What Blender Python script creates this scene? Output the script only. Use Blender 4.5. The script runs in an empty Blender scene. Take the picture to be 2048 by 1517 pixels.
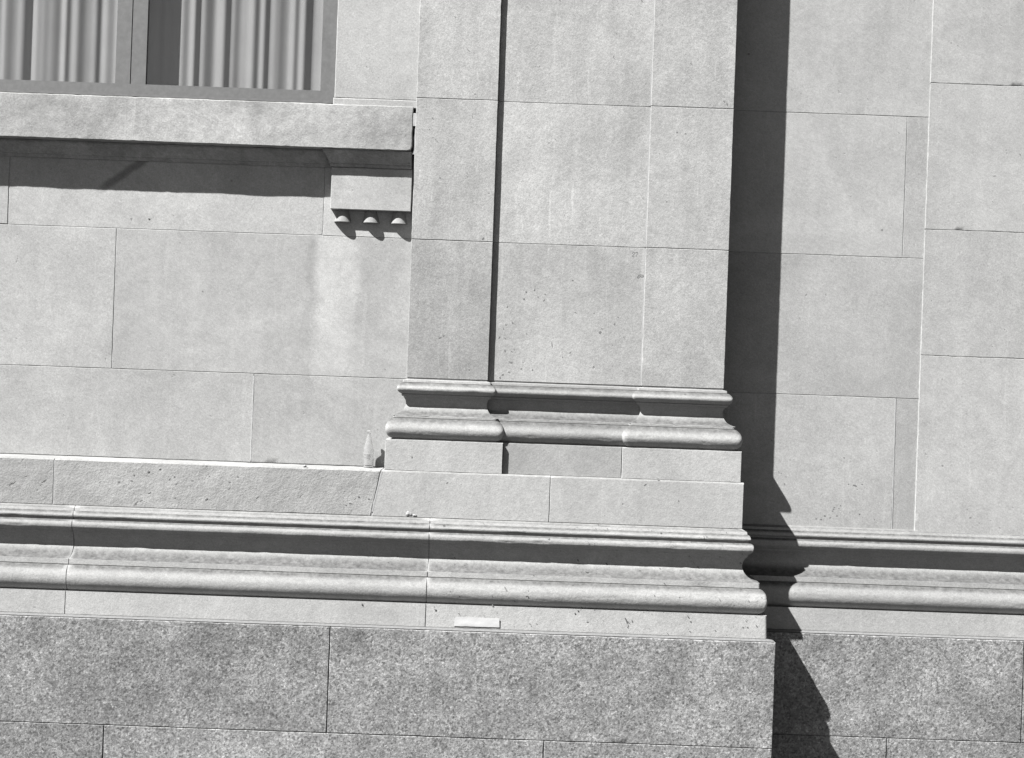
import bpy, bmesh, math, random
from mathutils import Vector, Matrix, noise

random.seed(7)
S = bpy.context.scene
COL = S.collection

# ---------------------------------------------------------------- camera, world, sun, exposure
K = 0.003                      # metres per picture unit (units are measured on the pilaster face)
F = 2950.0                     # focal length in the same units
ROLL = math.radians(2.05)
ZC = 2.56                      # camera height above the pavement
cam = bpy.data.cameras.new('camera')
cam_o = bpy.data.objects.new('camera', cam)
COL.objects.link(cam_o)
cam.sensor_width = 36.0
cam.lens = 36.0 * F / 2048.0
cam.clip_end = 500.0
cam_o.matrix_world = (Matrix.Translation((0, -F * K, ZC)) @ Matrix.Rotation(math.radians(90), 4, 'X')
                      @ Matrix.Rotation(ROLL, 4, 'Z'))
S.camera = cam_o

SA, SB = 1.475, 2.29            # shadow run to the right / down per unit of depth
sun_dir = Vector((SA, 1.0, -SB)).normalized()
elev = math.asin(-sun_dir.z)
azim = math.atan2(-sun_dir.x, -sun_dir.y)
W = bpy.data.worlds.new('World')
S.world = W
W.use_nodes = True
nt = W.node_tree
nt.nodes.clear()
o_ = nt.nodes.new('ShaderNodeOutputWorld')
bg = nt.nodes.new('ShaderNodeBackground')
sky = nt.nodes.new('ShaderNodeTexSky')
sky.sky_type = 'NISHITA'
sky.sun_disc = False
sky.sun_elevation = elev
sky.sun_rotation = azim
sky.dust_density = 0.4
sky.air_density = 0.55
bw = nt.nodes.new('ShaderNodeSeparateColor')     # black and white film behind an orange filter: grey sky light, dark blue
nt.links.new(sky.outputs[0], bw.inputs[0])
mx = nt.nodes.new('ShaderNodeMath')
mx.operation = 'MULTIPLY_ADD'
nt.links.new(bw.outputs[0], mx.inputs[0])
mx.inputs[1].default_value = 0.75
m2 = nt.nodes.new('ShaderNodeMath')
m2.operation = 'MULTIPLY'
nt.links.new(bw.outputs[1], m2.inputs[0])
m2.inputs[1].default_value = 0.25
nt.links.new(m2.outputs[0], mx.inputs[2])
nt.links.new(mx.outputs[0], bg.inputs['Color'])
bg.inputs['Strength'].default_value = 0.05
nt.links.new(bg.outputs[0], o_.inputs['Surface'])

sun = bpy.data.lights.new('sun', 'SUN')
sun.energy = 5.0
sun.angle = math.radians(0.5)
sun.color = (1.0, 0.995, 0.985)
sun_o = bpy.data.objects.new('sun', sun)
COL.objects.link(sun_o)
sun_o.rotation_euler = sun_dir.to_track_quat('-Z', 'Y').to_euler()
sun_o.location = (-6, -6, 12)

S.view_settings.view_transform = 'Standard'
S.view_settings.look = 'None'
S.view_settings.exposure = 2.11
S.view_settings.gamma = 1.0
S.view_settings.use_curve_mapping = False
S.render.engine = 'CYCLES'
S.cycles.max_bounces = 8
S.cycles.caustics_refractive = False
S.cycles.caustics_reflective = False

# ---------------------------------------------------------------- measuring
CR, SR = math.cos(ROLL), math.sin(ROLL)

def at(px, py, y=0.0):
    """place on the plane at depth y (units) that the picture point shows"""
    dx, dy = px - 1024.0, py - 758.5
    s = 1.0 + y / F
    return ((dx * CR + dy * SR) * s, (dx * SR - dy * CR) * s)

def X(px, py, y=0.0): return at(px, py, y)[0]
def Z(px, py, y=0.0): return at(px, py, y)[1]
def V(x, y, z): return Vector((x * K, y * K, z * K + ZC))

# ---------------------------------------------------------------- materials
class NB:
    def __init__(s, name):
        s.m = bpy.data.materials.new(name)
        s.m.use_nodes = True
        s.t = s.m.node_tree
        s.t.nodes.clear()
        s.out = s.n('ShaderNodeOutputMaterial')
        s.bsdf = s.n('ShaderNodeBsdfPrincipled')
        s.l(s.bsdf.outputs[0], s.out.inputs['Surface'])
    def n(s, typ, **kw):
        x = s.t.nodes.new(typ)
        for k, v in kw.items(): setattr(x, k, v)
        return x
    def l(s, a, b): s.t.links.new(a, b)
    def setin(s, sock, v):
        if hasattr(v, 'links') or hasattr(v, 'is_linked'): s.l(v, sock)
        else: sock.default_value = v
    def math(s, op, a, b=None, clamp=False):
        x = s.n('ShaderNodeMath', operation=op, use_clamp=clamp)
        s.setin(x.inputs[0], a)
        if b is not None: s.setin(x.inputs[1], b)
        return x.outputs[0]
    def noise(s, vec, scale, detail=3, rough=0.55, dist=0.0):
        x = s.n('ShaderNodeTexNoise')
        s.l(vec, x.inputs['Vector'])
        x.inputs['Scale'].default_value = scale
        x.inputs['Detail'].default_value = detail
        x.inputs['Roughness'].default_value = rough
        x.inputs['Distortion'].default_value = dist
        return x.outputs['Fac']
    def rng(s, v, a, b, c, d, smooth=False):
        x = s.n('ShaderNodeMapRange')
        if smooth: x.interpolation_type = 'SMOOTHSTEP'
        s.l(v, x.inputs['Value'])
        for i, q in zip(('From Min', 'From Max', 'To Min', 'To Max'), (a, b, c, d)): x.inputs[i].default_value = q
        return x.outputs['Result']
    def mapping(s, vec, scale=(1, 1, 1), rot=(0, 0, 0)):
        x = s.n('ShaderNodeMapping')
        s.l(vec, x.inputs['Vector'])
        x.inputs['Scale'].default_value = scale
        x.inputs['Rotation'].default_value = rot
        return x.outputs[0]
    def pos(s, spread=23.0):
        g = s.n('ShaderNodeNewGeometry')
        if not spread: return g.outputs['Position']
        r = s.n('ShaderNodeObjectInfo')
        a = s.n('ShaderNodeVectorMath', operation='ADD')
        s.l(g.outputs['Position'], a.inputs[0])
        m = s.math('MULTIPLY', r.outputs['Random'], spread)
        s.l(m, a.inputs[1])
        return a.outputs[0]
    def bump(s, h, strength, dist, prev=None):
        b = s.n('ShaderNodeBump')
        b.inputs['Strength'].default_value = strength
        b.inputs['Distance'].default_value = dist
        s.l(h, b.inputs['Height'])
        if prev is not None: s.l(prev, b.inputs['Normal'])
        return b.outputs[0]
    def grey(s, v):
        c = s.n('ShaderNodeCombineColor')
        for i in range(3): s.l(v, c.inputs[i])
        return c.outputs[0]

def stone_mat(name, base=0.40, mottle=0.10, grain=0.22, streak=0.12, pits=0.25, top_dirt_dim=0.0, rough_bump=0.35,
              pit_scale=60, pit_cut=0.70, speck=0.45, washed=None, pit_rot=38, patch_lo=0.42, slant_band=None):
    b = NB(name)
    p = b.pos()
    wp = b.pos(0)
    oi = b.n('ShaderNodeObjectInfo')
    sp = b.n('ShaderNodeSeparateColor')
    b.l(oi.outputs['Color'], sp.inputs[0])
    tint = sp.outputs[0]
    lo = b.noise(p, 1.9, 6, 0.62, 0.8)
    mid = b.noise(p, 17, 5, 0.65)
    gr = b.noise(p, 190, 2, 0.6)
    gr2 = b.noise(p, 75, 3, 0.65)
    f = b.rng(lo, 0.3, 0.7, 1 - mottle * 1.4, 1 + mottle * 1.2)
    f = b.math('MULTIPLY', f, b.rng(mid, 0.25, 0.75, 1 - mottle * 0.8, 1 + mottle * 0.8))
    bed = b.noise(b.mapping(b.mapping(p, (1, 1, 1), (0, math.radians(pit_rot + 20), 0)), (70, 70, 22)), 1.0, 4, 0.7)
    f = b.math('MULTIPLY', f, b.rng(bed, 0.25, 0.75, 1 - mottle * 0.9, 1 + mottle * 0.9))
    f = b.math('MULTIPLY', f, b.rng(gr, 0.2, 0.8, 1 - grain, 1 + grain))
    f = b.math('MULTIPLY', f, b.rng(gr2, 0.2, 0.8, 1 - grain * .6, 1 + grain * .6))
    # rain and lime runs: narrow, long, wandering
    warp = b.n('ShaderNodeVectorMath', operation='ADD')
    wn = b.n('ShaderNodeTexNoise')
    b.l(p, wn.inputs['Vector'])
    wn.inputs['Scale'].default_value = 1.6
    ws = b.n('ShaderNodeVectorMath', operation='SCALE')
    b.l(wn.outputs['Color'], ws.inputs[0])
    ws.inputs['Scale'].default_value = 0.10
    b.l(p, warp.inputs[0]); b.l(ws.outputs[0], warp.inputs[1])
    st = b.noise(b.mapping(warp.outputs[0], (38, 38, 1.1)), 1.0, 2, 0.5)
    st2 = b.noise(b.mapping(warp.outputs[0], (9, 9, 0.7)), 1.0, 3, 0.5)
    f = b.math('MULTIPLY', f, b.rng(st, 0.65, 0.73, 1.0, 1.0 + streak * 1.3, True))
    f = b.math('MULTIPLY', f, b.rng(st2, 0.35, 0.68, 1.0 - streak * .45, 1.0 + streak * .45, True))
    # slanting pits and flecks, in patches
    pv = b.mapping(b.mapping(p, (1, 1, 1), (0, math.radians(pit_rot), 0)), (1.0, 1.0, 0.34))
    pn = b.noise(pv, pit_scale, 2, 0.5)
    patch = b.rng(b.noise(p, 3.1, 3, 0.5), patch_lo, patch_lo + 0.2, 0.0, 1.0, True)
    pm = b.math('MULTIPLY', b.rng(pn, pit_cut, pit_cut + 0.06, 0.0, 1.0, True), patch)
    f = b.math('MULTIPLY', f, b.math('SUBTRACT', 1.0, b.math('MULTIPLY', pm, pits)))
    # rare dark spots
    sn = b.noise(p, 28, 1, 0.5)
    sm = b.rng(sn, 0.80, 0.84, 0.0, speck, True)
    f = b.math('MULTIPLY', f, b.math('SUBTRACT', 1.0, sm))
    if washed:
        sx = b.n('ShaderNodeSeparateXYZ')
        b.l(wp, sx.inputs[0])
        wx = b.math('ADD', sx.outputs['X'], b.rng(b.noise(b.mapping(wp, (1, 1, 1)), 3.2, 5, .65), 0, 1, -0.13, 0.13))
        for x0, x1, z0, z1, amt, soft in washed:
            m = b.math('MULTIPLY', b.rng(wx, x0 - soft, x0 + soft, 0, 1, True), b.rng(wx, x1 - soft * 1.5, x1 + soft * 1.5, 1, 0, True))
            m = b.math('MULTIPLY', m, b.rng(sx.outputs['Z'], z0 - 0.3, z0 + 0.3, 0, 1, True))
            m = b.math('MULTIPLY', m, b.rng(sx.outputs['Z'], z1 - 0.03, z1 + 0.03, 1, 0, True))
            f = b.math('MULTIPLY', f, b.math('ADD', 1.0, b.math('MULTIPLY', m, amt)))
    if slant_band:                                # a slanting darker band below the sill
        (ax, az), (bx_, bz), hw = slant_band
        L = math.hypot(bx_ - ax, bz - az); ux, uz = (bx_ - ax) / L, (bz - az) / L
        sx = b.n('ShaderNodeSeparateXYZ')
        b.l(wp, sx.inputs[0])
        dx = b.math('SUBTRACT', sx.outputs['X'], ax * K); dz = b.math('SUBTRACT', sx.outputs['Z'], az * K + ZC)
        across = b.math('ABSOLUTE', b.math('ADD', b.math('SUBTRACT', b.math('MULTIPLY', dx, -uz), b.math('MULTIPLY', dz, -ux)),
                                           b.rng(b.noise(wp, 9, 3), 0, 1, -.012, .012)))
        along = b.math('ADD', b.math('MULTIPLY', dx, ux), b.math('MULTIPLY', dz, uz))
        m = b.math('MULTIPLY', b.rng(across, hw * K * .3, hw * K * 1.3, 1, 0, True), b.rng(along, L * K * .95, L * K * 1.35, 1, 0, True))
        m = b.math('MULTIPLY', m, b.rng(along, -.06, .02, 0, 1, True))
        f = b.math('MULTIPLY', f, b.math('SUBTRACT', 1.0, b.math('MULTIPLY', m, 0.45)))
    if top_dirt_dim:  # dirt on upward faces, with painted dimming that holds down their sunlit brightness
        g = b.n('ShaderNodeNewGeometry')
        sz = b.n('ShaderNodeSeparateXYZ')
        b.l(g.outputs['Normal'], sz.inputs[0])
        td = b.rng(sz.outputs['Z'], 0.12, 0.85, 0.0, top_dirt_dim, True)
        td = b.math('MULTIPLY', td, b.rng(b.noise(p, 30, 4, 0.7), 0.3, 0.7, 0.75, 1.1))
        pt = b.rng(g.outputs['Pointiness'], 0.515, 0.60, 1.0, 0.15, True)
        td = b.math('MULTIPLY', td, pt)
        f = b.math('MULTIPLY', f, b.math('SUBTRACT', 1.0, td))
    v = b.math('MULTIPLY', b.math('MULTIPLY', f, base), tint, True)
    cc = b.n('ShaderNodeCombineColor')
    b.l(v, cc.inputs[0]); b.l(v, cc.inputs[1])
    b.l(b.math('MULTIPLY', v, 0.99), cc.inputs[2])
    b.l(cc.outputs[0], b.bsdf.inputs['Base Color'])
    b.bsdf.inputs['Roughness'].default_value = 0.92
    b.bsdf.inputs['Specular IOR Level'].default_value = 0.2
    n1 = b.bump(mid, 0.30 * rough_bump, 0.02)
    n2 = b.bump(b.math('ADD', gr2, b.math('MULTIPLY', gr, 0.5)), 0.6 * rough_bump, 0.004, n1)
    n3 = b.bump(b.math('SUBTRACT', 1.0, pm), 0.5, 0.003, n2)
    b.l(n3, b.bsdf.inputs['Normal'])
    return b.m

def granite_mat():
    b = NB('granite')
    p = b.pos()
    vo = b.n('ShaderNodeTexVoronoi', feature='F1')
    b.l(b.mapping(p, (1, 1, 1.0)), vo.inputs['Vector'])
    vo.inputs['Scale'].default_value = 78
    sc = b.n('ShaderNodeSeparateColor')
    b.l(vo.outputs['Color'], sc.inputs[0])
    vo2 = b.n('ShaderNodeTexVoronoi', feature='F1')
    b.l(p, vo2.inputs['Vector'])
    vo2.inputs['Scale'].default_value = 150
    sc2 = b.n('ShaderNodeSeparateColor')
    b.l(vo2.outputs['Color'], sc2.inputs[0])
    f = b.rng(sc.outputs[0], 0, 1, 0.66, 1.34)
    f = b.math('MULTIPLY', f, b.rng(sc2.outputs[1], 0, 1, 0.74, 1.26))
    f = b.math('MULTIPLY', f, b.rng(b.noise(p, 5, 4, 0.6, .5), 0.3, 0.7, 0.78, 1.2))
    f = b.math('MULTIPLY', f, b.rng(b.noise(p, 22, 4, .6, 1.0), 0.3, 0.7, 0.82, 1.18))
    vo3 = b.n('ShaderNodeTexVoronoi', feature='F1')
    b.l(p, vo3.inputs['Vector'])
    vo3.inputs['Scale'].default_value = 95
    sc3 = b.n('ShaderNodeSeparateColor')
    b.l(vo3.outputs['Color'], sc3.inputs[0])
    wp = b.pos(0)
    dv = b.n('ShaderNodeVectorMath', operation='DISTANCE')
    b.l(wp, dv.inputs[0])
    dv.inputs[1].default_value = tuple(V(X(702, 1278, -85), -85, Z(702, 1278, -85)))
    dd = b.math('ADD', dv.outputs['Value'], b.rng(b.noise(wp, 11, 4, .6), 0, 1, -.07, .07))
    f = b.math('MULTIPLY', f, b.rng(dd, .06, .17, 0.66, 1.0, True))        # one dark damp patch beside a joint
    f = b.math('MULTIPLY', f, b.rng(b.noise(wp, 1.7, 4, .6, .8), .3, .7, .84, 1.14, True))
    f = b.math('MULTIPLY', f, b.rng(sc3.outputs[2], 0.86, 0.88, 1.0, 0.55))
    f = b.math('MULTIPLY', f, b.rng(sc3.outputs[1], 0.90, 0.92, 1.0, 1.35))
    oi = b.n('ShaderNodeObjectInfo')
    sp = b.n('ShaderNodeSeparateColor')
    b.l(oi.outputs['Color'], sp.inputs[0])
    v = b.math('MULTIPLY', b.math('MULTIPLY', f, 0.122), sp.outputs[0], True)
    b.l(b.grey(v), b.bsdf.inputs['Base Color'])
    b.bsdf.inputs['Roughness'].default_value = 0.8
    b.l(b.bump(b.noise(p, 60, 4, 0.7), 0.5, 0.008), b.bsdf.inputs['Normal'])
    return b.m

def plain_mat(name, v, rough=0.8, noise_amt=0.15, scale=40, bump=0.2, tint=False):
    b = NB(name)
    p = b.pos()
    f = b.rng(b.noise(p, scale, 4, 0.65), 0.25, 0.75, v * (1 - noise_amt), v * (1 + noise_amt))
    if tint:
        oi = b.n('ShaderNodeObjectInfo'); sp = b.n('ShaderNodeSeparateColor')
        b.l(oi.outputs['Color'], sp.inputs[0]); f = b.math('MULTIPLY', f, sp.outputs[0])
    b.l(b.grey(f), b.bsdf.inputs['Base Color'])
    b.bsdf.inputs['Roughness'].default_value = rough
    if bump: b.l(b.bump(b.noise(p, scale * 3, 3), bump, 0.004), b.bsdf.inputs['Normal'])
    return b.m

def glass_mat(name, rough=0.0, ior=1.5, col=1.0):
    b = NB(name)
    b.bsdf.inputs['Base Color'].default_value = (col, col, col, 1)
    b.bsdf.inputs['Transmission Weight'].default_value = 1.0
    b.bsdf.inputs['Roughness'].default_value = rough
    b.bsdf.inputs['IOR'].default_value = ior
    return b.m

W_ = 46.0      # depth of the left wall face behind the pilaster face
D_ = 82.0      # depth of the right wall face
wxl = lambda px: X(px, 620, W_) * K
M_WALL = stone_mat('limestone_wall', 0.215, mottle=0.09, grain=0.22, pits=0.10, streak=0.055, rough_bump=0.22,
                   washed=[(wxl(628), wxl(712), ZC + Z(640, 760, W_) * K, ZC + Z(680, 474, W_) * K, 0.26, 0.045),
                           (wxl(716), wxl(800), ZC + Z(640, 650, W_) * K, ZC + Z(680, 474, W_) * K, -0.09, 0.03), (wxl(606), wxl(630), ZC + Z(640, 640, W_) * K, ZC + Z(680, 474, W_) * K, -0.13, 0.02)],
                   slant_band=(at(292, 318, W_), at(214, 371, W_), 9.0))
M_PIL = stone_mat('limestone_pilaster', 0.215, mottle=0.11, grain=0.29, pits=0.35, streak=0.12, rough_bump=0.40, pit_scale=48, pit_cut=0.71)
M_BASE = stone_mat('limestone_base', 0.215, mottle=0.08, pits=0.35, streak=0.05, rough_bump=0.40, pit_scale=55, pit_cut=0.70, top_dirt_dim=0.76, patch_lo=0.5)
M_BASE_P = stone_mat('limestone_base_pitted', 0.215, mottle=0.09, pits=0.70, streak=0.04, rough_bump=0.5, pit_scale=50, pit_cut=0.685, top_dirt_dim=0.74, patch_lo=0.36)
M_ROUGH = stone_mat('limestone_rough', 0.215, mottle=0.10, pits=0.55, streak=0.04, rough_bump=0.85, pit_scale=42, pit_cut=0.675, top_dirt_dim=0.30, pit_rot=-48, patch_lo=0.36)
M_SILL = stone_mat('limestone_sill', 0.215, mottle=0.20, pits=0.15, streak=0.12, rough_bump=0.5, top_dirt_dim=0.3)
M_GRAN = granite_mat()
M_MORT = plain_mat('mortar', 0.17, 0.95, 0.3, 60, 0.4)
M_MORT_DK = plain_mat('dirty_mortar', 0.085, 0.95, 0.3, 50, 0.4)
M_MORT_LT = plain_mat('pale_mortar', 0.235, 0.95, 0.12, 90, 0.4, tint=True)
M_PAINT = plain_mat('dark_window_paint', 0.07, 0.5, 0.2, 30, 0.1)
M_PAVE = plain_mat('pavement_stone', 0.045, 0.9, 0.2, 6, 0.3)
M_ASPH = plain_mat('asphalt', 0.035, 0.9, 0.2, 12, 0.4)
M_PAPER = plain_mat('white_paper', 0.31, 0.75, 0.04, 30, 0.1)
M_STAIN = plain_mat('dark_stain', 0.095, 0.95, 0.4, 160, 0.0)
M_PEN = plain_mat('faded_pen', 0.105, 0.9, 0.4, 160, 0.0)
M_ROOM = plain_mat('dark_room_plaster', 0.10, 0.9, 0.1, 10, 0.0)
M_GLASS = glass_mat('bottle_glass', 0.0, 1.45, .98)
M_GLASS.node_tree.nodes['Principled BSDF'].inputs['Transmission Weight'].default_value = 0.93
M_PANE = bpy.data.materials.new('window_glass')
M_PANE.use_nodes = True
_t = M_PANE.node_tree; _t.nodes.clear()
_o = _t.nodes.new('ShaderNodeOutputMaterial'); _m = _t.nodes.new('ShaderNodeMixShader')
_a = _t.nodes.new('ShaderNodeBsdfTransparent'); _b = _t.nodes.new('ShaderNodeBsdfGlossy')
_a.inputs[0].default_value = (.86, .86, .86, 1); _b.inputs['Roughness'].default_value = 0.01
_m.inputs[0].default_value = 0.10; _t.links.new(_a.outputs[0], _m.inputs[1]); _t.links.new(_b.outputs[0], _m.inputs[2])
_t.links.new(_m.outputs[0], _o.inputs['Surface'])
M_BLIND = plain_mat('cream_blind', 0.26, 0.9, 0.06, 5, 0.0)
M_PRINT = plain_mat('dark_print', 0.05, 0.6, 0.1, 50, 0.0)

# ---------------------------------------------------------------- building helpers
def mesh_obj(name, verts, faces, mat, parent=None, tint=1.0, sharp=32, smooth=True):
    me = bpy.data.meshes.new(name)
    me.from_pydata([tuple(v) for v in verts], [], faces)
    bm = bmesh.new(); bm.from_mesh(me)
    bmesh.ops.recalc_face_normals(bm, faces=bm.faces)
    bm.to_mesh(me); bm.free()
    me.materials.append(mat)
    if smooth:
        me.polygons.foreach_set('use_smooth', [True] * len(me.polygons))
        me.set_sharp_from_angle(angle=math.radians(sharp))
    o = bpy.data.objects.new(name, me)
    o.color = (tint, tint, tint, 1)
    COL.objects.link(o)
    if parent is not None:
        o.parent = parent
        o.matrix_parent_inverse = parent.matrix_world.inverted() if parent.type != 'EMPTY' else Matrix.Translation(-Vector(parent.location))
    return o

def thing(name, label, cat, loc, group=None):
    o = bpy.data.objects.new(name, None)
    o.empty_display_size = 0.1
    COL.objects.link(o)
    o.location = loc
    o['label'] = label; o['category'] = cat; o['kind'] = 'thing'
    if group: o['group'] = group
    return o

def part_empty(name, parent, loc):
    o = bpy.data.objects.new(name, None)
    o.empty_display_size = 0.1
    COL.objects.link(o)
    o.location = Vector(loc) - Vector(parent.location)
    o.parent = parent
    return o

def world_parent(o, root_loc):
    """mesh data is in world metres; cancel the offset of the parents"""
    o.matrix_parent_inverse = Matrix.Translation(-Vector(root_loc))
    return o

def steps(a, b, step):
    n = max(1, int(round(abs(b - a) / step)))
    return [a + (b - a) * i / n for i in range(n + 1)]

def block(name, parent, mat, x0, x1, z0, z1, yf, depth=40, tint=1.0, bev=1.3, chip=1.0, step=11, warp=0.3,
          slant=(0, 0), round_br=0, seed=None, tilt=0.0, btop=None):
    """one ashlar: slightly uneven face, worn arrises; slant moves the lower end of the left/right joint"""
    sd = random.uniform(0, 90) if seed is None else seed
    bt = bev if btop is None else btop
    xs = [x0, x0 + bev] + steps(x0 + bev, x1 - bev, step)[1:-1] + [x1 - bev, x1]
    zs = [z0, z0 + bev] + steps(z0 + bev, z1 - bt, step)[1:-1] + [z1 - bt, z1]
    nx, nz = len(xs), len(zs)
    def nz_(a, b, c): return noise.noise(Vector((a + sd, b - sd, c)))
    vs, fs = [], []
    for j, z in enumerate(zs):
        for i, x in enumerate(xs):
            ex = min(i, nx - 1 - i); ez = min(j, nz - 1 - j)
            xx, zz = x, z
            if ex <= 1:
                c = chip * max(0, nz_(z / 17, 3.1, i and 5)) + 1.5 * chip * max(0, nz_(z / 38, 7.7, i and 5) - .22)
                xx += c if i <= 1 else -c
            if ez <= 1:
                c = chip * max(0, nz_(x / 17, 1.1, j and 5)) + 1.5 * chip * max(0, nz_(x / 38, 9.7, j and 5) - .22)
                zz += c if j <= 1 else -c
            y = yf + warp * nz_(x / 70, z / 70, 2.0) + warp * .4 * nz_(x / 22, z / 22, 4.0) + tilt * (x - x0) / max(1, x1 - x0)
            if ex == 0 or ez == 0: y += (bt if j == nz - 1 else bev) + .5 * chip * abs(nz_(x / 9, z / 9, 1.0))
            t = (z1 - z) / (z1 - z0); u = (x - x0) / (x1 - x0)
            xx += t * (slant[0] * (1 - u) + slant[1] * u)
            if round_br:
                r = round_br; cx, cz = x1 - r, z0 + r
                if xx > cx and zz < cz:
                    d = math.hypot(xx - cx, zz - cz)
                    m = max(xx - cx, cz - zz)
                    if d > 0: xx, zz = cx + (xx - cx) / d * m, cz + (zz - cz) / d * m
            vs.append((xx, y, zz))
    idx = lambda i, j: j * nx + i
    for j in range(nz - 1):
        for i in range(nx - 1):
            fs.append((idx(i, j), idx(i + 1, j), idx(i + 1, j + 1), idx(i, j + 1)))
    ring = [idx(i, 0) for i in range(nx)] + [idx(nx - 1, j) for j in range(1, nz)] + \
           [idx(i, nz - 1) for i in range(nx - 2, -1, -1)] + [idx(0, j) for j in range(nz - 2, 0, -1)]
    tint *= 1 + .035 * math.sin(x0 * 1.7 + z0 * .9)
    b0 = len(vs)
    for r in ring: vs.append((vs[r][0], yf + depth, vs[r][2]))
    n = len(ring)
    for k in range(n): fs.append((ring[k], b0 + k, b0 + (k + 1) % n, ring[(k + 1) % n]))
    fs.append(tuple(b0 + k for k in range(n)))
    return mesh_obj(name, [V(*v) for v in vs], fs, mat, parent, tint)

def box(name, parent, mat, x0, x1, y0, y1, z0, z1, tint=1.0):
    vs = [V(x, y, z) for x in (x0, x1) for y in (y0, y1) for z in (z0, z1)]
    fs = [(0, 1, 3, 2), (4, 6, 7, 5), (0, 4, 5, 1), (2, 3, 7, 6), (0, 2, 6, 4), (1, 5, 7, 3)]
    return mesh_obj(name, vs, fs, mat, parent, tint, smooth=False)

def sweep(name, parent, mat, plan, prof, tint=1.0, step=11, amp=0.3, back=-25, seed=0.0, gap=(0, 0), chips=0.0, rnd=0.0):
    """profile (projection, z) run along a plan line with mitred corners, closed at the back and ends"""
    pr = list(prof) + [(back, prof[-1][1]), (back, prof[0][1])]
    n = len(pr)
    pts = [Vector((a, b, 0)) for a, b in plan]
    dirs = [(pts[i + 1] - pts[i]).normalized() for i in range(len(pts) - 1)]
    nrm = [Vector((d.y, -d.x, 0)) for d in dirs]
    pts[0] = pts[0] + dirs[0] * gap[0]
    pts[-1] = pts[-1] - dirs[-1] * gap[1]
    mit = []
    for i in range(len(pts)):
        if i == 0: mit.append(nrm[0])
        elif i == len(pts) - 1: mit.append(nrm[-1])
        else: mit.append((nrm[i - 1] + nrm[i]) / (1 + nrm[i - 1].dot(nrm[i])))
    convex = [0 < i < len(pts) - 1 and (dirs[i - 1].x * dirs[i].y - dirs[i - 1].y * dirs[i].x) * 1 > 0 for i in range(len(pts))]
    def corner(i, p): return pts[i] + mit[i] * p
    def cut(i, p): return rnd * max(p, 0) if (rnd and convex[i]) else 0.0
    sec = []                                   # each section: function of the projection -> point, and the side's normal
    for i in range(len(pts) - 1):
        L = (pts[i + 1] - pts[i]).length
        k = max(1, int(L / step))
        last = i == len(pts) - 2
        rounded = rnd and convex[i + 1]
        for t in range(k + 1 if (last or rounded) else k):
            def f(p, i=i, t=t / k):
                a = corner(i, p) + dirs[i] * cut(i, p); c = corner(i + 1, p) - dirs[i] * cut(i + 1, p)
                return a.lerp(c, t)
            sec.append((f, nrm[i]))
        if rounded:
            for t in (.2, .4, .6, .8):
                def f(p, i=i, t=t):
                    m = corner(i + 1, p); a = m - dirs[i] * cut(i + 1, p); c = m + dirs[i + 1] * cut(i + 1, p)
                    return a * (1 - t) ** 2 + m * 2 * t * (1 - t) + c * t * t
                sec.append((f, (nrm[i] * (1 - t) + nrm[i + 1] * t).normalized()))
    vs, fs = [], []
    for f, o in sec:
        for q, (p, z) in enumerate(pr):
            v = f(p)
            if q < len(prof):
                s1 = noise.noise(Vector((v.x / 55 + seed, v.y / 55, z / 40)))
                s2 = noise.noise(Vector((v.x / 16 + seed, v.y / 16, z / 40)))
                d = amp * (s1 + .6 * s2)
                if chips:
                    d -= chips * max(0, noise.noise(Vector((v.x / 26 - seed, v.y / 26, z / 9 + 9))) - .30) * 4
                v = v + o * d
            vs.append(V(v.x, v.y, z + (amp * .6 * noise.noise(Vector((v.x / 45, seed, z / 120))) if q < len(prof) else 0)))
    for s in range(len(sec) - 1):
        for q in range(n):
            r = (q + 1) % n
            fs.append((s * n + q, (s + 1) * n + q, (s + 1) * n + r, s * n + r))
    fs.append(tuple(range(n)))
    fs.append(tuple((len(sec) - 1) * n + q for q in range(n)))
    return mesh_obj(name, vs, fs, mat, parent, tint, sharp=38)

def curve(pts, sub=4):
    out = []
    P = [pts[0]] + list(pts) + [pts[-1]]
    for i in range(1, len(P) - 2):
        a, b, c, d = P[i - 1], P[i], P[i + 1], P[i + 2]
        for s in range(sub):
            t = s / sub
            out.append(tuple(0.5 * (2 * b[k] + (c[k] - a[k]) * t + (2 * a[k] - 5 * b[k] + 4 * c[k] - d[k]) * t * t
                                    + (3 * b[k] - a[k] - 3 * c[k] + d[k]) * t ** 3) for k in (0, 1)))
    out.append(tuple(pts[-1]))
    return out

# ---------------------------------------------------------------- key planes and lines
XL, XR = X(813, 755), X(1448, 774)             # pilaster shaft, left and right arris
XA, XB = X(975.8, 764), X(1282, 771)           # inner arrises of its two raised strips
REC = 9.0                                      # how far the middle field is sunk
ZS = (Z(815, 757) + Z(1447, 777)) / 2          # foot of the shaft
ZJ1 = Z(1140, 490); ZJ2 = Z(1148, 207)         # bed joints of the shaft

def sil(ox, oy, sc, pts):
    """a profile read off the right-hand corner: each point lies on the mitre, so its depth equals its projection"""
    out = []
    for a, b in pts:
        px, py = ox + a / sc, oy + b / sc
        p = 0.0
        for _ in range(12): p = X(px, py, -p) - XR
        out.append((p, Z(px, py, -p)))
    return out

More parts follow.
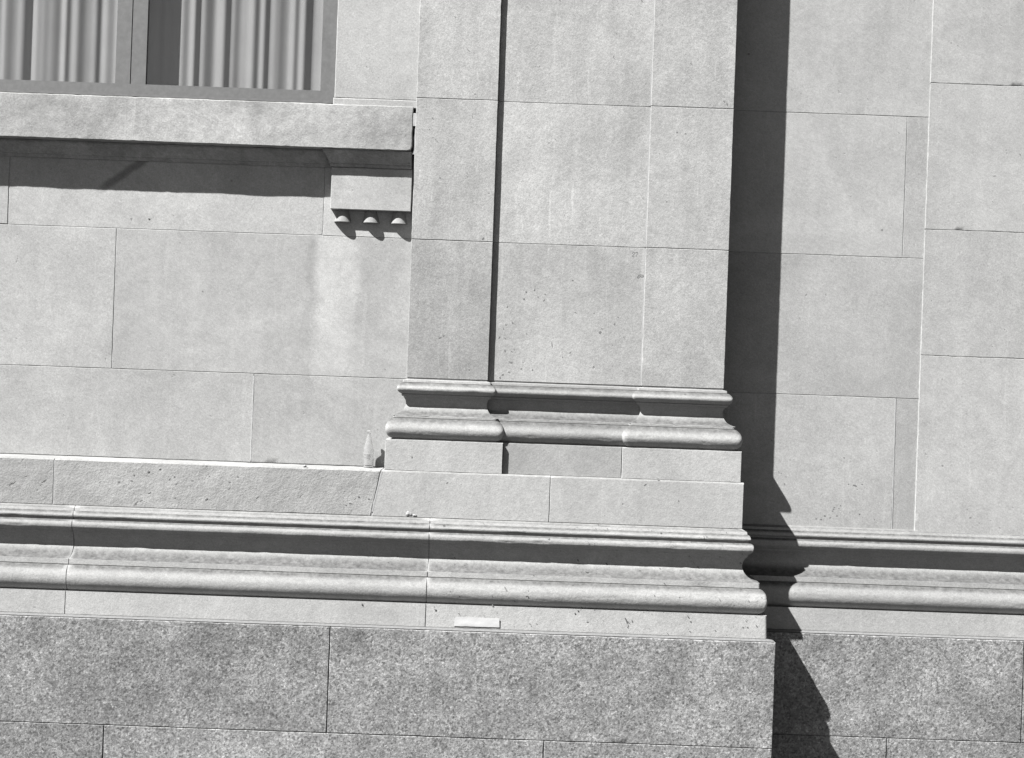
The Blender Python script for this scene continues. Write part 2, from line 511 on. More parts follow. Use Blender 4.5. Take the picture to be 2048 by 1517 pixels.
U = lambda *p: sil(1220, 750, 6.597, p)
Lw = lambda *p: sil(1440, 1040, 5.836, p)
prof_up = U((1495, 203), (1550, 217)) + U((1551, 246),) + curve(U((1540, 249), (1575, 257), (1605, 280), (1622, 303), (1629, 330), (1622, 357), (1600, 384), (1568, 400)))
prof_sc = U((1560, 405),) + curve(U((1553, 429), (1515, 443), (1495, 475), (1488, 520), (1495, 560), (1515, 600), (1550, 640), (1600, 668), (1659, 690)))
prof_lo = U((1659, 690), (1656, 718)) + curve(U((1648, 722), (1690, 745), (1730, 785), (1752, 828), (1759, 868), (1753, 908), (1732, 950), (1700, 980), (1655, 998))) + U((1655, 1008),)
pl = U((1737, 1012), (1728, 1408))
PP = sum(p for p, z in pl) / 2                 # projection of the plinth blocks
ZPT = prof_lo[-1][1]; ZPB = pl[1][1]
lt = U((1768, 1445),)
PL = lt[0][0]                                  # projection of the ledge course
ZLT = Z(1100, 952.5, -PL)                      # ledge top
ZLB = Lw((262, 112))[0][1]                     # ledge foot
XLR = XR + PL

q = lambda L: [(p - PL, z) for p, z in L]
prof_base = q(Lw((262, 112), (318, 144))) + q(curve(Lw((323, 175), (345, 188), (362, 208), (368, 230), (363, 247)))) \
    + q(Lw((335, 254), (333, 276))) + q(curve(Lw((366, 283), (390, 300), (399, 322), (400, 346), (391, 374), (362, 400)))) \
    + q(Lw((335, 410),)) \
    + q(curve(Lw((329, 429), (295, 455), (268, 500), (259, 545), (273, 600), (310, 652), (365, 698), (425, 728), (468, 744)))) \
    + q(Lw((466, 802),)) \
    + q(curve(Lw((458, 807), (505, 833), (538, 872), (554, 920), (558, 962), (552, 1008), (532, 1052), (496, 1088), (440, 1110)))) \
    + q(Lw((440, 1117), (551, 1123), (553, 1390)))
PG = Lw((655, 1440))[0][0] - PL                # granite projection beyond the ledge face
ZGT = Lw((655, 1437))[0][1]
prof_bed = [(prof_base[-1][0] - 2, prof_base[-1][1] - 0.3), (prof_base[-1][0] + 3, prof_base[-1][1] - 1.5), (PG - 3, ZGT + 1.2), (PG - 4, ZGT + .2)]
BIG_L, BIG_R = -1350.0, 1500.0
TOP = 1700.0

# ---------------------------------------------------------------- ground
def sheet(name, mat, z, x0, x1, y0, y1):
    me = bpy.data.meshes.new(name)
    me.from_pydata([(x0, y0, z), (x1, y0, z), (x1, y1, z), (x0, y1, z)], [], [(0, 1, 2, 3)])
    me.materials.append(mat)
    o = bpy.data.objects.new(name, me); COL.objects.link(o); o['kind'] = 'structure'
    return o
sheet('street', M_ASPH, -0.13, -300, 300, -300, 300)
pv = box('pavement', None, M_PAVE, -20000, 20000, -1000, 3000, -ZC / K - 43, -ZC / K)
pv['kind'] = 'structure'

# ---------------------------------------------------------------- granite plinth
gr = thing('granite_plinth', 'speckled grey granite plinth running along the foot of the building', 'plinth', V(0, -PL - PG, -ZC / K))
gy = -PL - PG
xg = XLR + PG
ZG2 = ZGT - 205
gj = X(660, 1270, gy)
for (a, b, zt, zb, t) in ((gj - 1000, gj, ZGT, ZG2, .96), (gj, xg, ZGT, ZG2, 1.10),
                          (gj - 1050, gj - 430, ZG2, -ZC / K, .9), (gj - 430, gj + 420, ZG2, -ZC / K, 1.12), (gj + 420, xg, ZG2, -ZC / K, .95)):
    block('granite_block', gr, M_GRAN, a + .7, b - .7, zb + .7, zt - .2, gy, D_ + PL + PG - 12, t, bev=.9, chip=.9, warp=.6)
for (a, b, zt, zb, t) in ((xg, 1050, ZGT, ZG2, .95), (xg, 780, ZG2, -ZC / K, 1.0), (780, BIG_R, ZG2, -ZC / K, .93), (1050, BIG_R, ZGT, ZG2, 1.0)):
    block('granite_block', gr, M_GRAN, a + .7, b - .7, zb + .7, zt - .2, D_ - PG, 100, t, bev=.9, chip=.9, warp=.6)
box('mortar', gr, M_MORT_DK, BIG_L, xg - 3, gy + 2.5, D_ + 20, -ZC / K, ZGT - 3)
box('mortar', gr, M_MORT_DK, xg - 3, BIG_R, D_ - PG + 2.5, D_ + 60, -ZC / K, ZGT - 3)

# ---------------------------------------------------------------- moulded base course
bc = thing('moulded_base_course', 'moulded limestone base course with torus and scotia stepping back right of the pilaster', 'base course', V(0, -PL, ZGT))
bj = X(856, 1120, -PL - 30)
yb = -PL
end_y = D_
sl = [(BIG_L, yb), (bj - 700, yb)]
sweep('moulded_stone', bc, M_BASE, sl, prof_base, 0.97, seed=3, gap=(0, .8), chips=.5)
sweep('moulded_stone', bc, M_BASE, [(bj - 700, yb), (bj, yb)], prof_base, 1.0, seed=11, gap=(.8, .9), chips=.4)
sweep('moulded_stone', bc, M_BASE_P, [(bj, yb), (XLR, yb), (XLR, end_y + 5)], prof_base, 1.03, seed=23, gap=(.9, 0), chips=.7, rnd=.12)
sweep('moulded_stone', bc, M_BASE, [(XLR + 2, end_y), (BIG_R, end_y)], prof_base, 0.90, seed=37, gap=(0, 0), chips=.4)
sweep('mortar', bc, M_MORT, [(BIG_L, yb), (XLR, yb), (XLR, end_y), (BIG_R, end_y)], [(p - 1.8, z) for p, z in prof_base], step=2000, amp=0, back=-30)
sweep('bed_mortar', bc, M_MORT_DK, [(BIG_L, yb), (XLR, yb), (XLR, end_y), (BIG_R, end_y)], prof_bed, step=9, amp=.5, back=-30, seed=5)

# ---------------------------------------------------------------- ledge course
lc = thing('ledge_course', 'plain limestone ledge course below the pilaster, rough pitted stone at its left end', 'ledge', V(0, -PL, ZLB))
lj0 = X(762, 941, -PL); lj1 = X(1099.5, 1000, -PL)
lb = -PL
dl = PL + W_ + 30
block('ledge_stone', lc, M_ROUGH, lj0 - 1250, lj0 - 645, ZLB + .4, ZLT, lb + .5, dl, .90, bev=.8, btop=2.8, chip=1.0, warp=.9)
block('ledge_stone', lc, M_ROUGH, lj0 - 644, lj0 - .8, ZLB + .4, ZLT, lb, dl, .90, bev=.8, btop=3.0, chip=1.1, warp=1.0, slant=(0, -17))
block('ledge_stone', lc, M_BASE, lj0 + .8, lj1 - .4, ZLB + .4, ZLT, lb, dl, 1.04, bev=.7, btop=2.8, chip=.8, warp=.3, slant=(-15, 0))
block('ledge_stone', lc, M_BASE, lj1 + .4, XLR, ZLB + .4, ZLT, lb, D_ + PL + 10, 1.0, bev=.9, btop=3.0, chip=.8, warp=.3)
box('mortar', lc, M_MORT, BIG_L, XLR - 2.5, lb + 1.2, W_ + 20, ZLB + .6, ZLT - 4)
# crumbs of pale mortar along the foot of the ledge
def lump(name, parent, mat, px, py, y, w, h, d, sd, tint=1):
    x, z = at(px, py, y)
    bm = bmesh.new(); bmesh.ops.create_icosphere(bm, subdivisions=3, radius=1)
    for v in bm.verts:
        r = 1 + .45 * noise.noise(v.co * 1.6 + Vector((sd, 0, 0)))
        c = v.co * r
        v.co = V(x + c.x * w / 2, y + c.y * d / 2, z + c.z * h / 2)
    vs = [v.co.copy() for v in bm.verts]; fs = [tuple(v.index for v in f.verts) for f in bm.faces]
    bm.free()
    return mesh_obj(name, vs, fs, mat, parent, tint)
lump('mortar_crumb', lc, M_MORT_LT, 817, 1028, lb - .2, 13, 9, 3, 1.2, .85)
lump('mortar_crumb', lc, M_MORT_LT, 829, 1031, lb - .2, 9, 4, 3, 4.2, .85)
lump('mortar_crumb', lc, M_MORT_LT, 610, 932.5, lb + 6, 8, 5, 6, 8.4, .7)

# ---------------------------------------------------------------- left wall
lw = thing('stone_wall', 'smooth pale ashlar wall under the window sill, left of the pilaster', 'wall', V(X(500, 800, W_), W_, ZLT))
zl1 = Z(520, 748, W_); zl2 = Z(430, 464, W_)
jA = X(228, 600, W_); jB = X(505, 840, W_); jC = X(648, 400, W_)
sill_b = (Z(639.4, 298.2, 2) + Z(300, 281, 2)) / 2
g = .35
xr = XL + 6
for (a, b, z0, z1, t, kw) in (
        (jB - 640, jB, ZLT, zl1, .95, {}), (jB, xr, ZLT, zl1, .93, {}),
        (jA - 660, jA, zl1, zl2, .99, {}), (jA, xr, zl1, zl2, 1.0, {}),
        (jC - 640, jC, zl2, sill_b - 2, 1.10, dict(round_br=7)), (jC, xr, zl2, sill_b - 2, 1.10, {})):
    block('wall_stone', lw, M_WALL, a + g, b - g, z0 + (g if z0 != ZLT else 1.0), z1 - g, W_ + (.5 if a == jC - 640 else 0), 60, t, bev=.6, chip=.6, warp=.3, **kw)
block('wall_stone', lw, M_WALL, BIG_L, jB - 640 - g, ZLT + 1, zl1 - g, W_, 60, .97, step=30)
block('wall_stone', lw, M_WALL, BIG_L, jA - 660 - g, zl1 + g, zl2 - g, W_, 60, .97, step=30)
block('wall_stone', lw, M_WALL, BIG_L, jC - 640 - g, zl2 + g, sill_b - 2, W_, 60, .97, step=30)
box('mortar', lw, M_MORT, BIG_L, xr, W_ + 1.0, W_ + 80, ZLT - 5, sill_b)

def pointing(parent, p0, p1, y, w, tint, sd, proud=.5):
    """a strip of pale mortar smeared along a joint"""
    (x0, z0), (x1, z1) = at(*p0, y), at(*p1, y)
    L = math.hypot(x1 - x0, z1 - z0); n = int(L / 6)
    ux, uz = (x1 - x0) / L, (z1 - z0) / L
    vs, fs = [], []
    for k in range(n + 1):
        t = L * k / n
        a = w * (.5 + .45 * noise.noise(Vector((t / 14, sd, 0)))); c = w * (.5 + .45 * noise.noise(Vector((t / 14, sd, 9))))
        for o, yy in ((-a, y + 3), (-a, y - .05), (0, y - proud), (c, y - .05), (c, y + 3)):
            vs.append(V(x0 + ux * t - uz * o, yy, z0 + uz * t + ux * o))
        if k:
            for q_ in range(4): fs.append(((k - 1) * 5 + q_, k * 5 + q_, k * 5 + q_ + 1, (k - 1) * 5 + q_ + 1))
    fs.append((0, 1, 2, 3, 4)); fs.append(tuple(n * 5 + q_ for q_ in range(5)))
    return mesh_obj('pointing', vs, fs, M_MORT_LT, parent, tint)
pointing(lw, (507.6, 752), (501.3, 922), W_, 3.0, .92, 3)
pointing(lc, (764.2, 944), (744.5, 1024), -PL, 3.6, .86, 5)

# ---------------------------------------------------------------- right wall
rw = thing('stone_wall', 'darker ashlar wall right of the pilaster, crossed by the tall dark shadow', 'wall', V(X(1700, 800, D_), D_, ZLB))
zr = [Z(1690, 1072, D_), Z(1690, 793, D_), Z(1690, 512, D_), Z(1700, 229.5, D_)]
zr += [zr[3] + 287, zr[3] + 574, zr[3] + 861, zr[3] + 1148, TOP]
jR = [X(1787, 940, D_), X(1980, 650, D_), X(1810, 370, D_), X(1960, 100, D_), X(1790, 0, D_), X(1990, 0, D_), X(1790, 0, D_), X(1980, 0, D_)]
tn = [(.99, .88), (.88, .90), (1.0, .90), (.96, .93), (1, 1), (1, 1), (1, 1), (1, 1)]
for i in range(len(zr) - 1):
    st = 11 if i < 4 else 60
    z0 = zr[i] if i else ZLB - 2
    block('wall_stone', rw, M_WALL, XR - 3, jR[i] - g, z0 + g, zr[i + 1] - g, D_, 60, tn[i][0], bev=.6, chip=.6, warp=.3, step=st)
    block('wall_stone', rw, M_WALL, jR[i] + g, BIG_R, z0 + g, zr[i + 1] - g, D_ + .3, 60, tn[i][1], bev=.6, chip=.6, warp=.3, step=st)
box('mortar', rw, M_MORT, XR - 10, BIG_R, D_ + 1.0, D_ + 90, ZLB - 10, TOP)

pointing(rw, (1791.5, 797), (1783.5, 1066), D_, 2.6, .80, 8)
# pier at the far right
pr_ = thing('stone_pier', 'plain pale pier standing on the base course at the right end of the wall', 'pier', V(X(1900, 1000, D_), D_, ZLB))
px0 = X(1828.5, 1070, D_ - 5)
zz = [ZLB - 13, zr[1] + 90, zr[2] + 60, zr[3] + 70, zr[4] + 40, TOP]
for i in range(len(zz) - 1):
    block('pier_stone', pr_, M_WALL, px0, BIG_R, zz[i] + g, zz[i + 1] - g, D_ - 5, 40, (1.0, .96, 1.02, .98, 1)[i], bev=.6, chip=1.6, step=8)
box('mortar', pr_, M_MORT, px0 + 3, BIG_R, D_ - 3.9, D_ + 10, ZLB - 10, TOP)

# ---------------------------------------------------------------- pilaster
pi_ = thing('pilaster', 'broad limestone pilaster with sunk middle field and moulded attic base', 'pilaster', V((XL + XR) / 2, 0, ZLT))
zc = [ZS, ZJ1, ZJ2, ZJ2 + 287, ZJ2 + 574, ZJ2 + 861, ZJ2 + 1148, TOP]
T = [(.80, .92, .92), (.99, 1.0, .96), (1.0, 1.03, 1.0)] + [(1, 1, 1)] * 5
for i in range(len(zc) - 1):
    st = 11 if i < 3 else 60
    z0, z1 = zc[i] + (0 if i == 0 else .35), zc[i + 1] - .35
    block('shaft_stone', pi_, M_PIL, XL, XA, z0, z1, 0, W_ + 30, T[i][0], bev=.8, chip=.7, warp=.3, step=st)
    block('shaft_stone', pi_, M_PIL, XA + .5, XB - .5, z0, z1, REC, W_ + 20, T[i][1], bev=.5, chip=.5, warp=.3, step=st)
    block('shaft_stone', pi_, M_PIL, XB, XR, z0, z1, 0, D_ + 5, T[i][2], bev=.8, chip=.7, warp=.3, step=st)
box('mortar', pi_, M_MORT, XL + 2.4, XA - 2.4, 1.1, D_ + 10, ZPB, TOP)
box('mortar', pi_, M_MORT, XA - 2.4, XB + 2.4, REC + 1.1, D_ + 10, ZPB, TOP)
box('mortar', pi_, M_MORT, XB + 2.4, XR - 2.4, 1.1, D_ + 10, ZPB, TOP)
# pale pointing in the inner corner of the right strip
for z0, z1 in ((ZS + 1, ZJ1 - 2), (ZJ1 + 2, ZJ2 - 2), (ZJ2 + 2, ZJ2 + 285)):
    vs, fs = [], []
    zl = steps(z0, z1, 9)
    for k, z in enumerate(zl):
        w = 1.8 + 1.2 * noise.noise(Vector((z / 30, 1, 1))) + noise.noise(Vector((z / 9, 1, 5)))
        for (x, y) in ((XB + .5, REC + 3), (XB - w, REC + 1), (XB - w * .8, REC - .6), (XB - .4, REC - 3 + noise.noise(Vector((z / 20, 7, 5)))), (XB + .5, REC - 3)):
            vs.append(V(x, y, z))
        if k:
            for s in range(4): fs.append(((k - 1) * 5 + s, k * 5 + s, k * 5 + s + 1, (k - 1) * 5 + s + 1))
    fs.append((0, 1, 2, 3, 4)); n5 = (len(zl) - 1) * 5
    fs.append(tuple(n5 + s for s in range(5)))
    mesh_obj('pointing', vs, fs, M_MORT_LT, pi_, .55)
# moulded base: three rings of mouldings over plinth blocks
pb_loc = V((XL + XR) / 2, 0, ZPB)
base_e = part_empty('attic_base', pi_, pb_loc)
planb = [(XL, W_ + 4), (XL, 0), (XA, 0), (XA, REC), (XB, REC), (XB, 0), (XR, 0), (XR, D_ + 4)]
plan_l = [(XL, W_ + 4), (XL, 0), (XA, 0), (XA, REC + 8)]
plan_c = [(XA - 4, REC), (XB + 4, REC)]
plan_r = [(XB, REC + 8), (XB, 0), (XR, 0), (XR, D_ + 4)]
for nm, pf, sd, rr in (('upper_torus', prof_up, 2, .34), ('scotia', prof_sc, 6, .10), ('lower_torus', prof_lo, 9, .30)):
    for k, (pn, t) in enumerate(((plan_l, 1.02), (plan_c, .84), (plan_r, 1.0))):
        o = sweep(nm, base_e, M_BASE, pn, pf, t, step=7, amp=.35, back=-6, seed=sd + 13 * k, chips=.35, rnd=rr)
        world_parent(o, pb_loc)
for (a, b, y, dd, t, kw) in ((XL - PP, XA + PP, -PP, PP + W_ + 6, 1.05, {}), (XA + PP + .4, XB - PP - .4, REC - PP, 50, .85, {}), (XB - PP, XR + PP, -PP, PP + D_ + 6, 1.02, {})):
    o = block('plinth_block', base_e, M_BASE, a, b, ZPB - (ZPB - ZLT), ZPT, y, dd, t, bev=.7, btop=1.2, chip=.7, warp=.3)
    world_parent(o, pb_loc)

# ---------------------------------------------------------------- window sill
sl_ = thing('window_sill', 'thick projecting stone window sill with stained front and chipped lower edge', 'window sill', V(X(500, 240, 2), 2, sill_b))
sy = 4.2
sxr = X(825.5, 260, sy)
szt = Z(668, 208, sy)
block('sill_slab', sl_, M_SILL, BIG_L, sxr, sill_b, szt, sy, W_ + 10, .93, bev=1.6, chip=1.5, warp=.9, step=9, round_br=9, seed=14)
zb = Z(640, 335, W_ - 2)
hb = sill_b - zb
jb = X(661.8, 380, W_ - 18.5)
BF = 18.5
pf = [(17, sill_b - .4), (17, sill_b - 4)] + curve([(15.5, sill_b - 6), (10.5, zb + hb * .62), (7, zb + hb * .40), (5.2, zb + hb * .24)]) + [(5, zb + hb * .22), (2.8, zb + hb * .20), (2.8, zb)]
sweep('bed_moulding', sl_, M_SILL, [(BIG_L, W_), (jb, W_), (jb, W_ - BF), (X(823.5, 330, W_ - BF), W_ - BF)], pf, .95, step=9, amp=.3, back=-8, seed=4)
o = block('pointing', sl_, M_MORT_LT, sxr - 1, XL + 1, Z(828, 252), Z(828, 226), 5, 30, 1.0, bev=.8, chip=1.2, step=5)

# ---------------------------------------------------------------- bracket
br = thing('sill_bracket', 'stone bracket under the right end of the window sill with three drops', 'bracket', V(X(740, 420, W_), W_, Z(740, 421, W_)))
bx1 = X(822.5, 400, W_ - BF)
bzb = Z(742, 420.8, W_ - BF)
block('bracket_block', br, M_WALL, jb, bx1, bzb, zb - .3, W_ - BF, BF + 5, 1.06, bev=.9, chip=.5, warp=.4, step=8)
for gx, gy_ in ((684.8, 443), (741.3, 445), (797, 447)):
    cx = X(gx, gy_, W_ - 8); cz = Z(gx, gy_, W_ - 16)
    NS = 40
    rows = [(10.8, bzb + .5), (17.6, cz + .8), (18.0, cz), (17.0, cz - .3)]
    vs, fs = [], []
    for r, z in rows:
        for k in range(NS):
            a = 2 * math.pi * k / NS
            vs.append(V(cx + r * math.cos(a), W_ + 2.4 + r * math.sin(a), z))
    for i in range(len(rows) - 1):
        for k in range(NS):
            fs.append((i * NS + k, i * NS + (k + 1) % NS, (i + 1) * NS + (k + 1) % NS, (i + 1) * NS + k))
    fs.append(tuple(range(NS))); fs.append(tuple((len(rows) - 1) * NS + k for k in range(NS)))
    mesh_obj('drop', vs, fs, M_BASE, br, .80, sharp=50)

# ---------------------------------------------------------------- window above the sill
wn = thing('window', 'dark framed window standing on the sill at upper left', 'window', V(X(400, 190, 40), 40, szt))
wjy = 12.0
jx = X(668.5, 200, wjy)
zjb = Z(745, 199, wjy)
block('jamb_base', wn, M_WALL, jx - 1.5, XL + 4, szt - 3, zjb, wjy - 3, 60, .98, bev=1.2, chip=.8)
for i in range(5):
    block('jamb_stone', wn, M_WALL, jx, XL + 4, zjb + .6 + i * 287, zjb + (i + 1) * 287 - .6, wjy, 60, 1.02, bev=1.3, chip=.7, step=14 if i == 0 else 50)
wx0 = BIG_L
fy = 50.0
box('bottom_rail', wn, M_PAINT, wx0, jx + 2, fy, fy + 14, szt - 6, szt + 34)
box('rail_moulding', wn, M_PAINT, wx0, jx + 2, fy - 5, fy + .5, szt + 8, szt + 13)
for a in (jx - 34, jx - 420, jx - 452, jx - 830):
    box('stile', wn, M_PAINT, a, a + 30, fy + 1, fy + 13, szt + 34, TOP)
for a, b in ((jx - 390, jx - 34), (jx - 800, jx - 452)):
    box('pane', wn, M_PANE, a - 3, b + 3, fy + 6, fy + 8, szt + 32, TOP)
box('meeting_rail', wn, M_PAINT, wx0, jx - 4, fy - 1, fy + 13, szt + 640, szt + 680)
vs, fs = [], []
nb = 420
for k in range(nb + 1):                        # a drawn cloth blind hanging in soft folds
    x = wx0 + (jx - 4 - wx0) * k / nb
    kk = k * 90 / nb; yy = fy + 42 + 4 * math.sin(kk * .9 + 1.2 * math.sin(kk * .37)) + 2.2 * math.sin(kk * 2.3 + math.sin(kk)) + 4 * noise.noise(Vector((kk * .6, 3, 1)))
    for dy in (0, 1.5):
        for z in (szt - 4, TOP): vs.append(V(x, yy + dy, z))
    if k:
        a = (k - 1) * 4; b_ = k * 4
        fs += [(a, b_, b_ + 1, a + 1), (a + 2, b_ + 2, b_ + 3, a + 3), (a, b_, b_ + 2, a + 2), (a + 1, b_ + 1, b_ + 3, a + 3)]
mesh_obj('blind', vs, fs, M_BLIND, wn, sharp=60)
# room behind the glass
rm = []
x0, x1, y0, y1, z0, z1 = wx0, jx + 60, fy + 13, fy + 900, szt - 60, TOP
vs = [V(x, y, z) for x in (x0, x1) for y in (y0, y1) for z in (z0, z1)]
fs = [(0, 1, 3, 2), (4, 6, 7, 5), (2, 3, 7, 6), (0, 2, 6, 4), (1, 5, 7, 3)]
rmo = mesh_obj('room', vs, fs, M_ROOM, None, smooth=False)
rmo['kind'] = 'structure'

# ---------------------------------------------------------------- bottle on the ledge
by = W_ - 20.5
bxc = X(737.3, 900, by)
bz0 = ZLT + .3
sc = 74.5 * (1 + by / F) / 78.0
bt = thing('glass_bottle', 'small clear empty glass bottle standing on the ledge beside the pilaster base', 'bottle', V(bxc, by, bz0))
outer = [(0, .8), (7.5, 0), (9.8, .6), (10.6, 3), (10.6, 36), (10.4, 41), (9.4, 46), (7.4, 53), (5.3, 60), (3.9, 65), (3.5, 69), (3.5, 72.4), (4.2, 73), (4.3, 76.6), (3.7, 78)]
inner = [(2.6, 77.4), (2.6, 70), (3.0, 65), (4.4, 60), (6.5, 53), (8.5, 46), (9.5, 41), (9.7, 36), (9.7, 5), (7, 3), (0, 3.6)]
def lathe(name, rows, mat, parent, NS=40):
    vs, fs = [], []
    for r, z in rows:
        for k in range(NS):
            a = 2 * math.pi * k / NS
            vs.append(V(bxc + r * sc * math.cos(a), by + r * sc * math.sin(a), bz0 + z * sc))
    for i in range(len(rows) - 1):
        for k in range(NS):
            fs.append((i * NS + k, i * NS + (k + 1) % NS, (i + 1) * NS + (k + 1) % NS, (i + 1) * NS + k))
    o = mesh_obj(name, vs, fs, mat, parent, sharp=50)
    bm = bmesh.new(); bm.from_mesh(o.data)
    bmesh.ops.remove_doubles(bm, verts=bm.verts, dist=1e-6)
    bmesh.ops.recalc_face_normals(bm, faces=bm.faces)
    bm.to_mesh(o.data); bm.free()
    return o
lathe('glass_body', outer + inner, M_GLASS, bt)
# printed rows on the glass, too small to read
vs, fs = [], []
for z, a0, a1, h in ((26.2, -2.35, -1.95, 1.5), (26.2, -1.85, -1.05, 1.7), (23.2, -1.9, -1.0, 1.0), (20.0, -2.4, -2.05, 1.3), (20.0, -1.95, -1.2, 1.6), (17.6, -1.5, -1.1, .9)):
    n = 10; s = len(vs)
    for k in range(n + 1):
        a = a0 + (a1 - a0) * k / n
        hh = h * (.7 + .3 * math.sin(k * 2.4))
        for zz_, rr in ((z - hh / 2, 10.85), (z + hh / 2, 10.85), (z + hh / 2, 10.6), (z - hh / 2, 10.6)):
            vs.append(V(bxc + rr * sc * math.cos(a), by + rr * sc * math.sin(a), bz0 + zz_ * sc))
        if k:
            for c in range(4): fs.append((s + (k - 1) * 4 + c, s + k * 4 + c, s + k * 4 + (c + 1) % 4, s + (k - 1) * 4 + (c + 1) % 4))
    fs.append((s, s + 1, s + 2, s + 3)); fs.append(tuple(s + n * 4 + c for c in range(4)))
mesh_obj('printed_label', vs, fs, M_PRINT, bt)

# ---------------------------------------------------------------- dirt marks and scratches seen on the stone
class Marks:
    def __init__(s): s.v, s.f = [], []
    def prism(s, pts, y):
        n = len(pts); b = len(s.v)
        for yy in (y, y + 1.2):
            for x, z in pts: s.v.append(V(x, yy, z))
        s.f.append(tuple(b + k for k in range(n))); s.f.append(tuple(b + n + k for k in range(n)))
        for k in range(n): s.f.append((b + k, b + (k + 1) % n, b + n + (k + 1) % n, b + n + k))
    def blob(s, px, py, w, h, y, rot=0.0):
        cx, cz = at(px, py, y); n = 11; sd = random.uniform(0, 50)
        c, sn = math.cos(math.radians(rot)), math.sin(math.radians(rot)); pts = []
        for k in range(n):
            a = 2 * math.pi * k / n
            r = .36 * (1 + .7 * noise.noise(Vector((math.cos(a) * 1.5 + sd, math.sin(a) * 1.5, 0))))
            ex, ez = math.cos(a) * w * r, math.sin(a) * h * r
            pts.append((cx + ex * c - ez * sn, cz + ex * sn + ez * c))
        s.prism(pts, y)
    def line(s, pts, w, y):
        P = [at(a, b, y) for a, b in pts]
        for k in range(len(P) - 1):
            (x0, z0), (x1, z1) = P[k], P[k + 1]
            L = math.hypot(x1 - x0, z1 - z0) or 1
            nx, nz = -(z1 - z0) / L * w / 2, (x1 - x0) / L * w / 2
            s.prism([(x0 + nx, z0 + nz), (x0 - nx, z0 - nz), (x1 - nx, z1 - nz), (x1 + nx, z1 + nz)], y)
    def done(s, name, mat, parent):
        o = mesh_obj(name, s.v, s.f, mat, parent, smooth=False); o['kind'] = 'stuff'; return o

m = Marks(); y = REC - .3
for a in ((1022, 725, 11, 5, y, -8), (1010, 702, 4, 7, y, 20), (999, 675, 3, 8, y, -35), (1010, 677, 7, 2.5, y, -35), (1025, 646, 3, 8, y, 35), (1011.5, 650, 4, 4, y), (1007, 658, 3, 4, y),
          (1015, 614, 3.5, 6, y, -30), (1052, 584, 3.5, 5, y, -25), (1048, 598, 5, 4, y), (1069, 580, 3, 6, y, -20), (1088, 601, 2.5, 7, y, -25), (1076, 594, 3, 3, y), (1090, 589, 3, 3, y), (1053, 668, 3, 3, y),
          (1104, 690, 2.6, 13, y, 8), (1140, 706, 7, 2.6, y, 35), (1200, 665, 8, 6, y, 40), (1229, 649, 4, 6, y, -20), (1188, 627, 3, 4, y), (1145, 561, 5, 3, y), (1125, 715, 3, 3, y), (1042, 738, 4, 4, y),
          (1065, 740, 4, 4, y), (1005, 750, 6, 4, y, 40), (1000, 756, 5, 4, y), (1236, 635, 3, 2.5, y)):
    m.blob(*a)
m.done('dirt_mark', M_STAIN, pi_)
m = Marks()                                   # two penned scribbles beside the corner of the sunk field
m.line([(1264, 508), (1267, 504.5), (1270, 506), (1267, 510), (1264, 513), (1268, 513.5)], 1.0, y)
m.line([(1271, 505), (1275, 504.6), (1274, 509), (1272.5, 513)], 1.3, y)
m.line([(1274, 556), (1277, 551), (1281, 550), (1286, 550.5), (1286.5, 554), (1283, 554.5), (1280, 553), (1276, 557)], 1.7, y)
m.done('pen_mark', M_PEN, pi_)
m = Marks(); y = -.3
for a in ((966, 477, 7, 4, y, 30), (880, 676, 9, 3, y, 30), (887, 672, 6, 2.5, y, 40), (880, 356, 4, 3.5, y), (938, 740, 4, 3, y), (1333, 404, 5, 2.5, y), (1354, 265, 5, 4, y), (1371, 268, 5, 3, y), (1454, 208, 4, 9, y, 20), (1448, 203, 3, 7, y, 35)):
    m.blob(*a)
m.done('dirt_mark', M_STAIN, pi_)
m = Marks(); y = D_ - .3
for a in ((1710, 971.5, 12, 4, y, -16), (1697, 968.5, 3.5, 2.5, y), (1724, 969, 4, 2.2, y), (1668, 1015.5, 6, 2, y, 10), (1667, 1018.5, 5, 2, y, 10), (1665, 1022, 5, 2.6, y, 20), (1681, 1011.5, 3.5, 3, y),
          (1673.5, 1032, 4.5, 3, y), (1649.5, 1032, 6, 4.5, y), (1632, 1038, 4.5, 3, y), (1642, 1039, 5, 4, y), (1660, 1036, 6, 2, y, 30), (1600, 1055, 5, 5, y), (1719, 1029, 5, 4, y), (1764, 460, 5, 6, y), (1688, 916, 3, 5, y)):
    m.blob(*a)
m.done('dirt_mark', M_STAIN, rw)
m = Marks(); y = -PL - .4
for a in ((237.5, 965, 9, 5, y, 20), (268, 950.5, 5, 6, y, -35), (297, 943.5, 7, 4.5, y, 40), (249, 975, 8, 2, y), (320, 938.5, 5, 2.4, y, 20), (339, 959, 3, 7, y, -35), (348.5, 954, 4.5, 5, y), (353, 968, 2.5, 10, y, -45),
          (384.5, 962, 7, 3.5, y, 10), (413, 998.5, 7, 4, y, 40), (299, 986, 7, 2, y, 30), (282, 1002, 8, 2.4, y, 30), (350, 996, 5, 3, y, 30), (459, 965, 6, 3, y), (419, 953.5, 5, 3, y, 30), (476, 954, 6, 2.6, y),
          (263, 962, 6, 3, y), (717, 994, 5, 4, y), (700, 1007, 6, 3, y), (692, 1011, 3.5, 3, y), (520, 941, 7, 3, y, 30), (737, 998, 3, 3, y), (413, 933, 5, 3, y, 30)):
    m.blob(*a)
m.done('pit', M_STAIN, lc)
m = Marks(); y = -PL - .4
for a in ((1316, 958.5, 5, 3, y, 20), (1290, 970, 8, 1.8, y, 40), (894, 966, 6, 2, y, 40), (1245, 1008, 4, 2, y, 40), (1357, 1002, 3, 3, y)):
    m.blob(*a)
m.done('dirt_mark', M_STAIN, lc)
m = Marks(); y = -PL - prof_base[-1][0] - .05
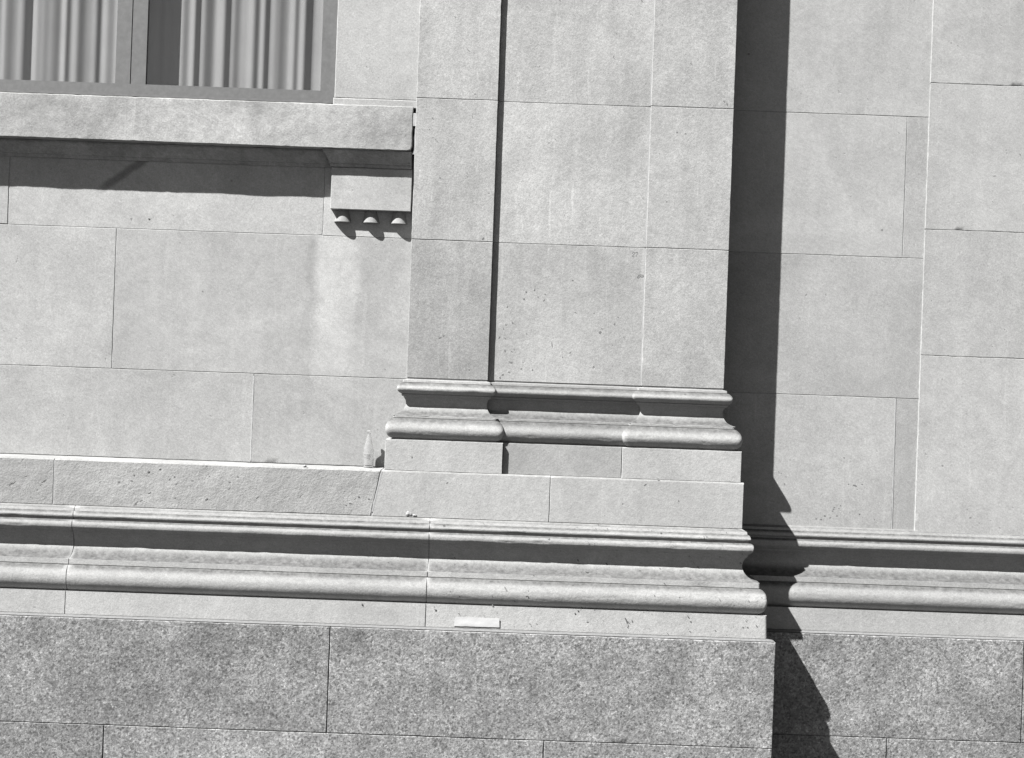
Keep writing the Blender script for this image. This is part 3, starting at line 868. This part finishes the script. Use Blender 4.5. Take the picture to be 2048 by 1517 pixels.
for a in ((724, 1209, 4, 3.5, y), (870.5, 1220, 5, 4, y), (985, 1211, 4.5, 3.5, y), (1264, 1242, 2.6, 8, y, 15), (1156, 1221.5, 3.5, 3, y), (1150, 1227, 4, 2.5, y), (1431, 1262, 2.6, 7, y, 35), (1513, 1252, 3, 7, y, 35), (1376, 1233, 2.4, 7, y, 35),
          (1486, 1255, 3.5, 3, y), (1495, 1255, 4, 2, y), (1381, 1243, 3, 3, y), (1380, 1264, 7, 3, y, -30), (1175, 1244, 4, 3, y)):
    m.blob(*a)
m.done('dirt_mark', M_STAIN, bc)
m = Marks(); y = W_ - .3
for a in ((298, 438, 6, 3.4, y), (360, 486, 3, 2, y), (405, 583, 3, 2, y)): m.blob(*a)
m.done('dirt_mark', M_STAIN, lw)
m = Marks(); y = -PP - .3
m.blob(824, 915, 3.4, 5, y); 
o = m.done('dirt_mark', M_STAIN, base_e); world_parent(o, pb_loc)

# ---------------------------------------------------------------- strip of white paper on the base course
yd = -PL - prof_base[-1][0]
ct = [at(910.9, 1233.8, yd - 1), at(998.4, 1237.3, yd - 1), at(999.0, 1255.2, yd - 1), at(907.2, 1252.4, yd - 1)]
vs, fs = [], []
NX, NZ = 24, 6
for side in (0, 1):
    for j in range(NZ + 1):
        for i in range(NX + 1):
            u, v = i / NX, j / NZ
            x = (ct[0][0] * (1 - u) + ct[1][0] * u) * (1 - v) + (ct[3][0] * (1 - u) + ct[2][0] * u) * v
            z = (ct[0][1] * (1 - u) + ct[1][1] * u) * (1 - v) + (ct[3][1] * (1 - u) + ct[2][1] * u) * v
            if j in (0, NZ): z += .35 * noise.noise(Vector((u * 9, j, 2)))
            y = yd - 1.2 - .5 * noise.noise(Vector((u * 5, v * 2, 1))) - 1.0 * max(0, u - .9) * 10 * (1 - v) * .6
            vs.append(V(x, y + side * .25, z))
NN = (NX + 1) * (NZ + 1)
for side in (0, 1):
    for j in range(NZ):
        for i in range(NX):
            a = side * NN + j * (NX + 1) + i
            fs.append((a, a + 1, a + NX + 2, a + NX + 1))
edge = [i for i in range(NX + 1)] + [j * (NX + 1) + NX for j in range(1, NZ + 1)] + [NZ * (NX + 1) + i for i in range(NX - 1, -1, -1)] + [j * (NX + 1) for j in range(NZ - 1, 0, -1)]
for k in range(len(edge)):
    a, b = edge[k], edge[(k + 1) % len(edge)]
    fs.append((a, b, NN + b, NN + a))
pp = mesh_obj('paper_strip', vs, fs, M_PAPER)
pp['label'] = 'short strip of white paper stuck on the base course just above the granite'
pp['category'] = 'paper'
pp['kind'] = 'thing'
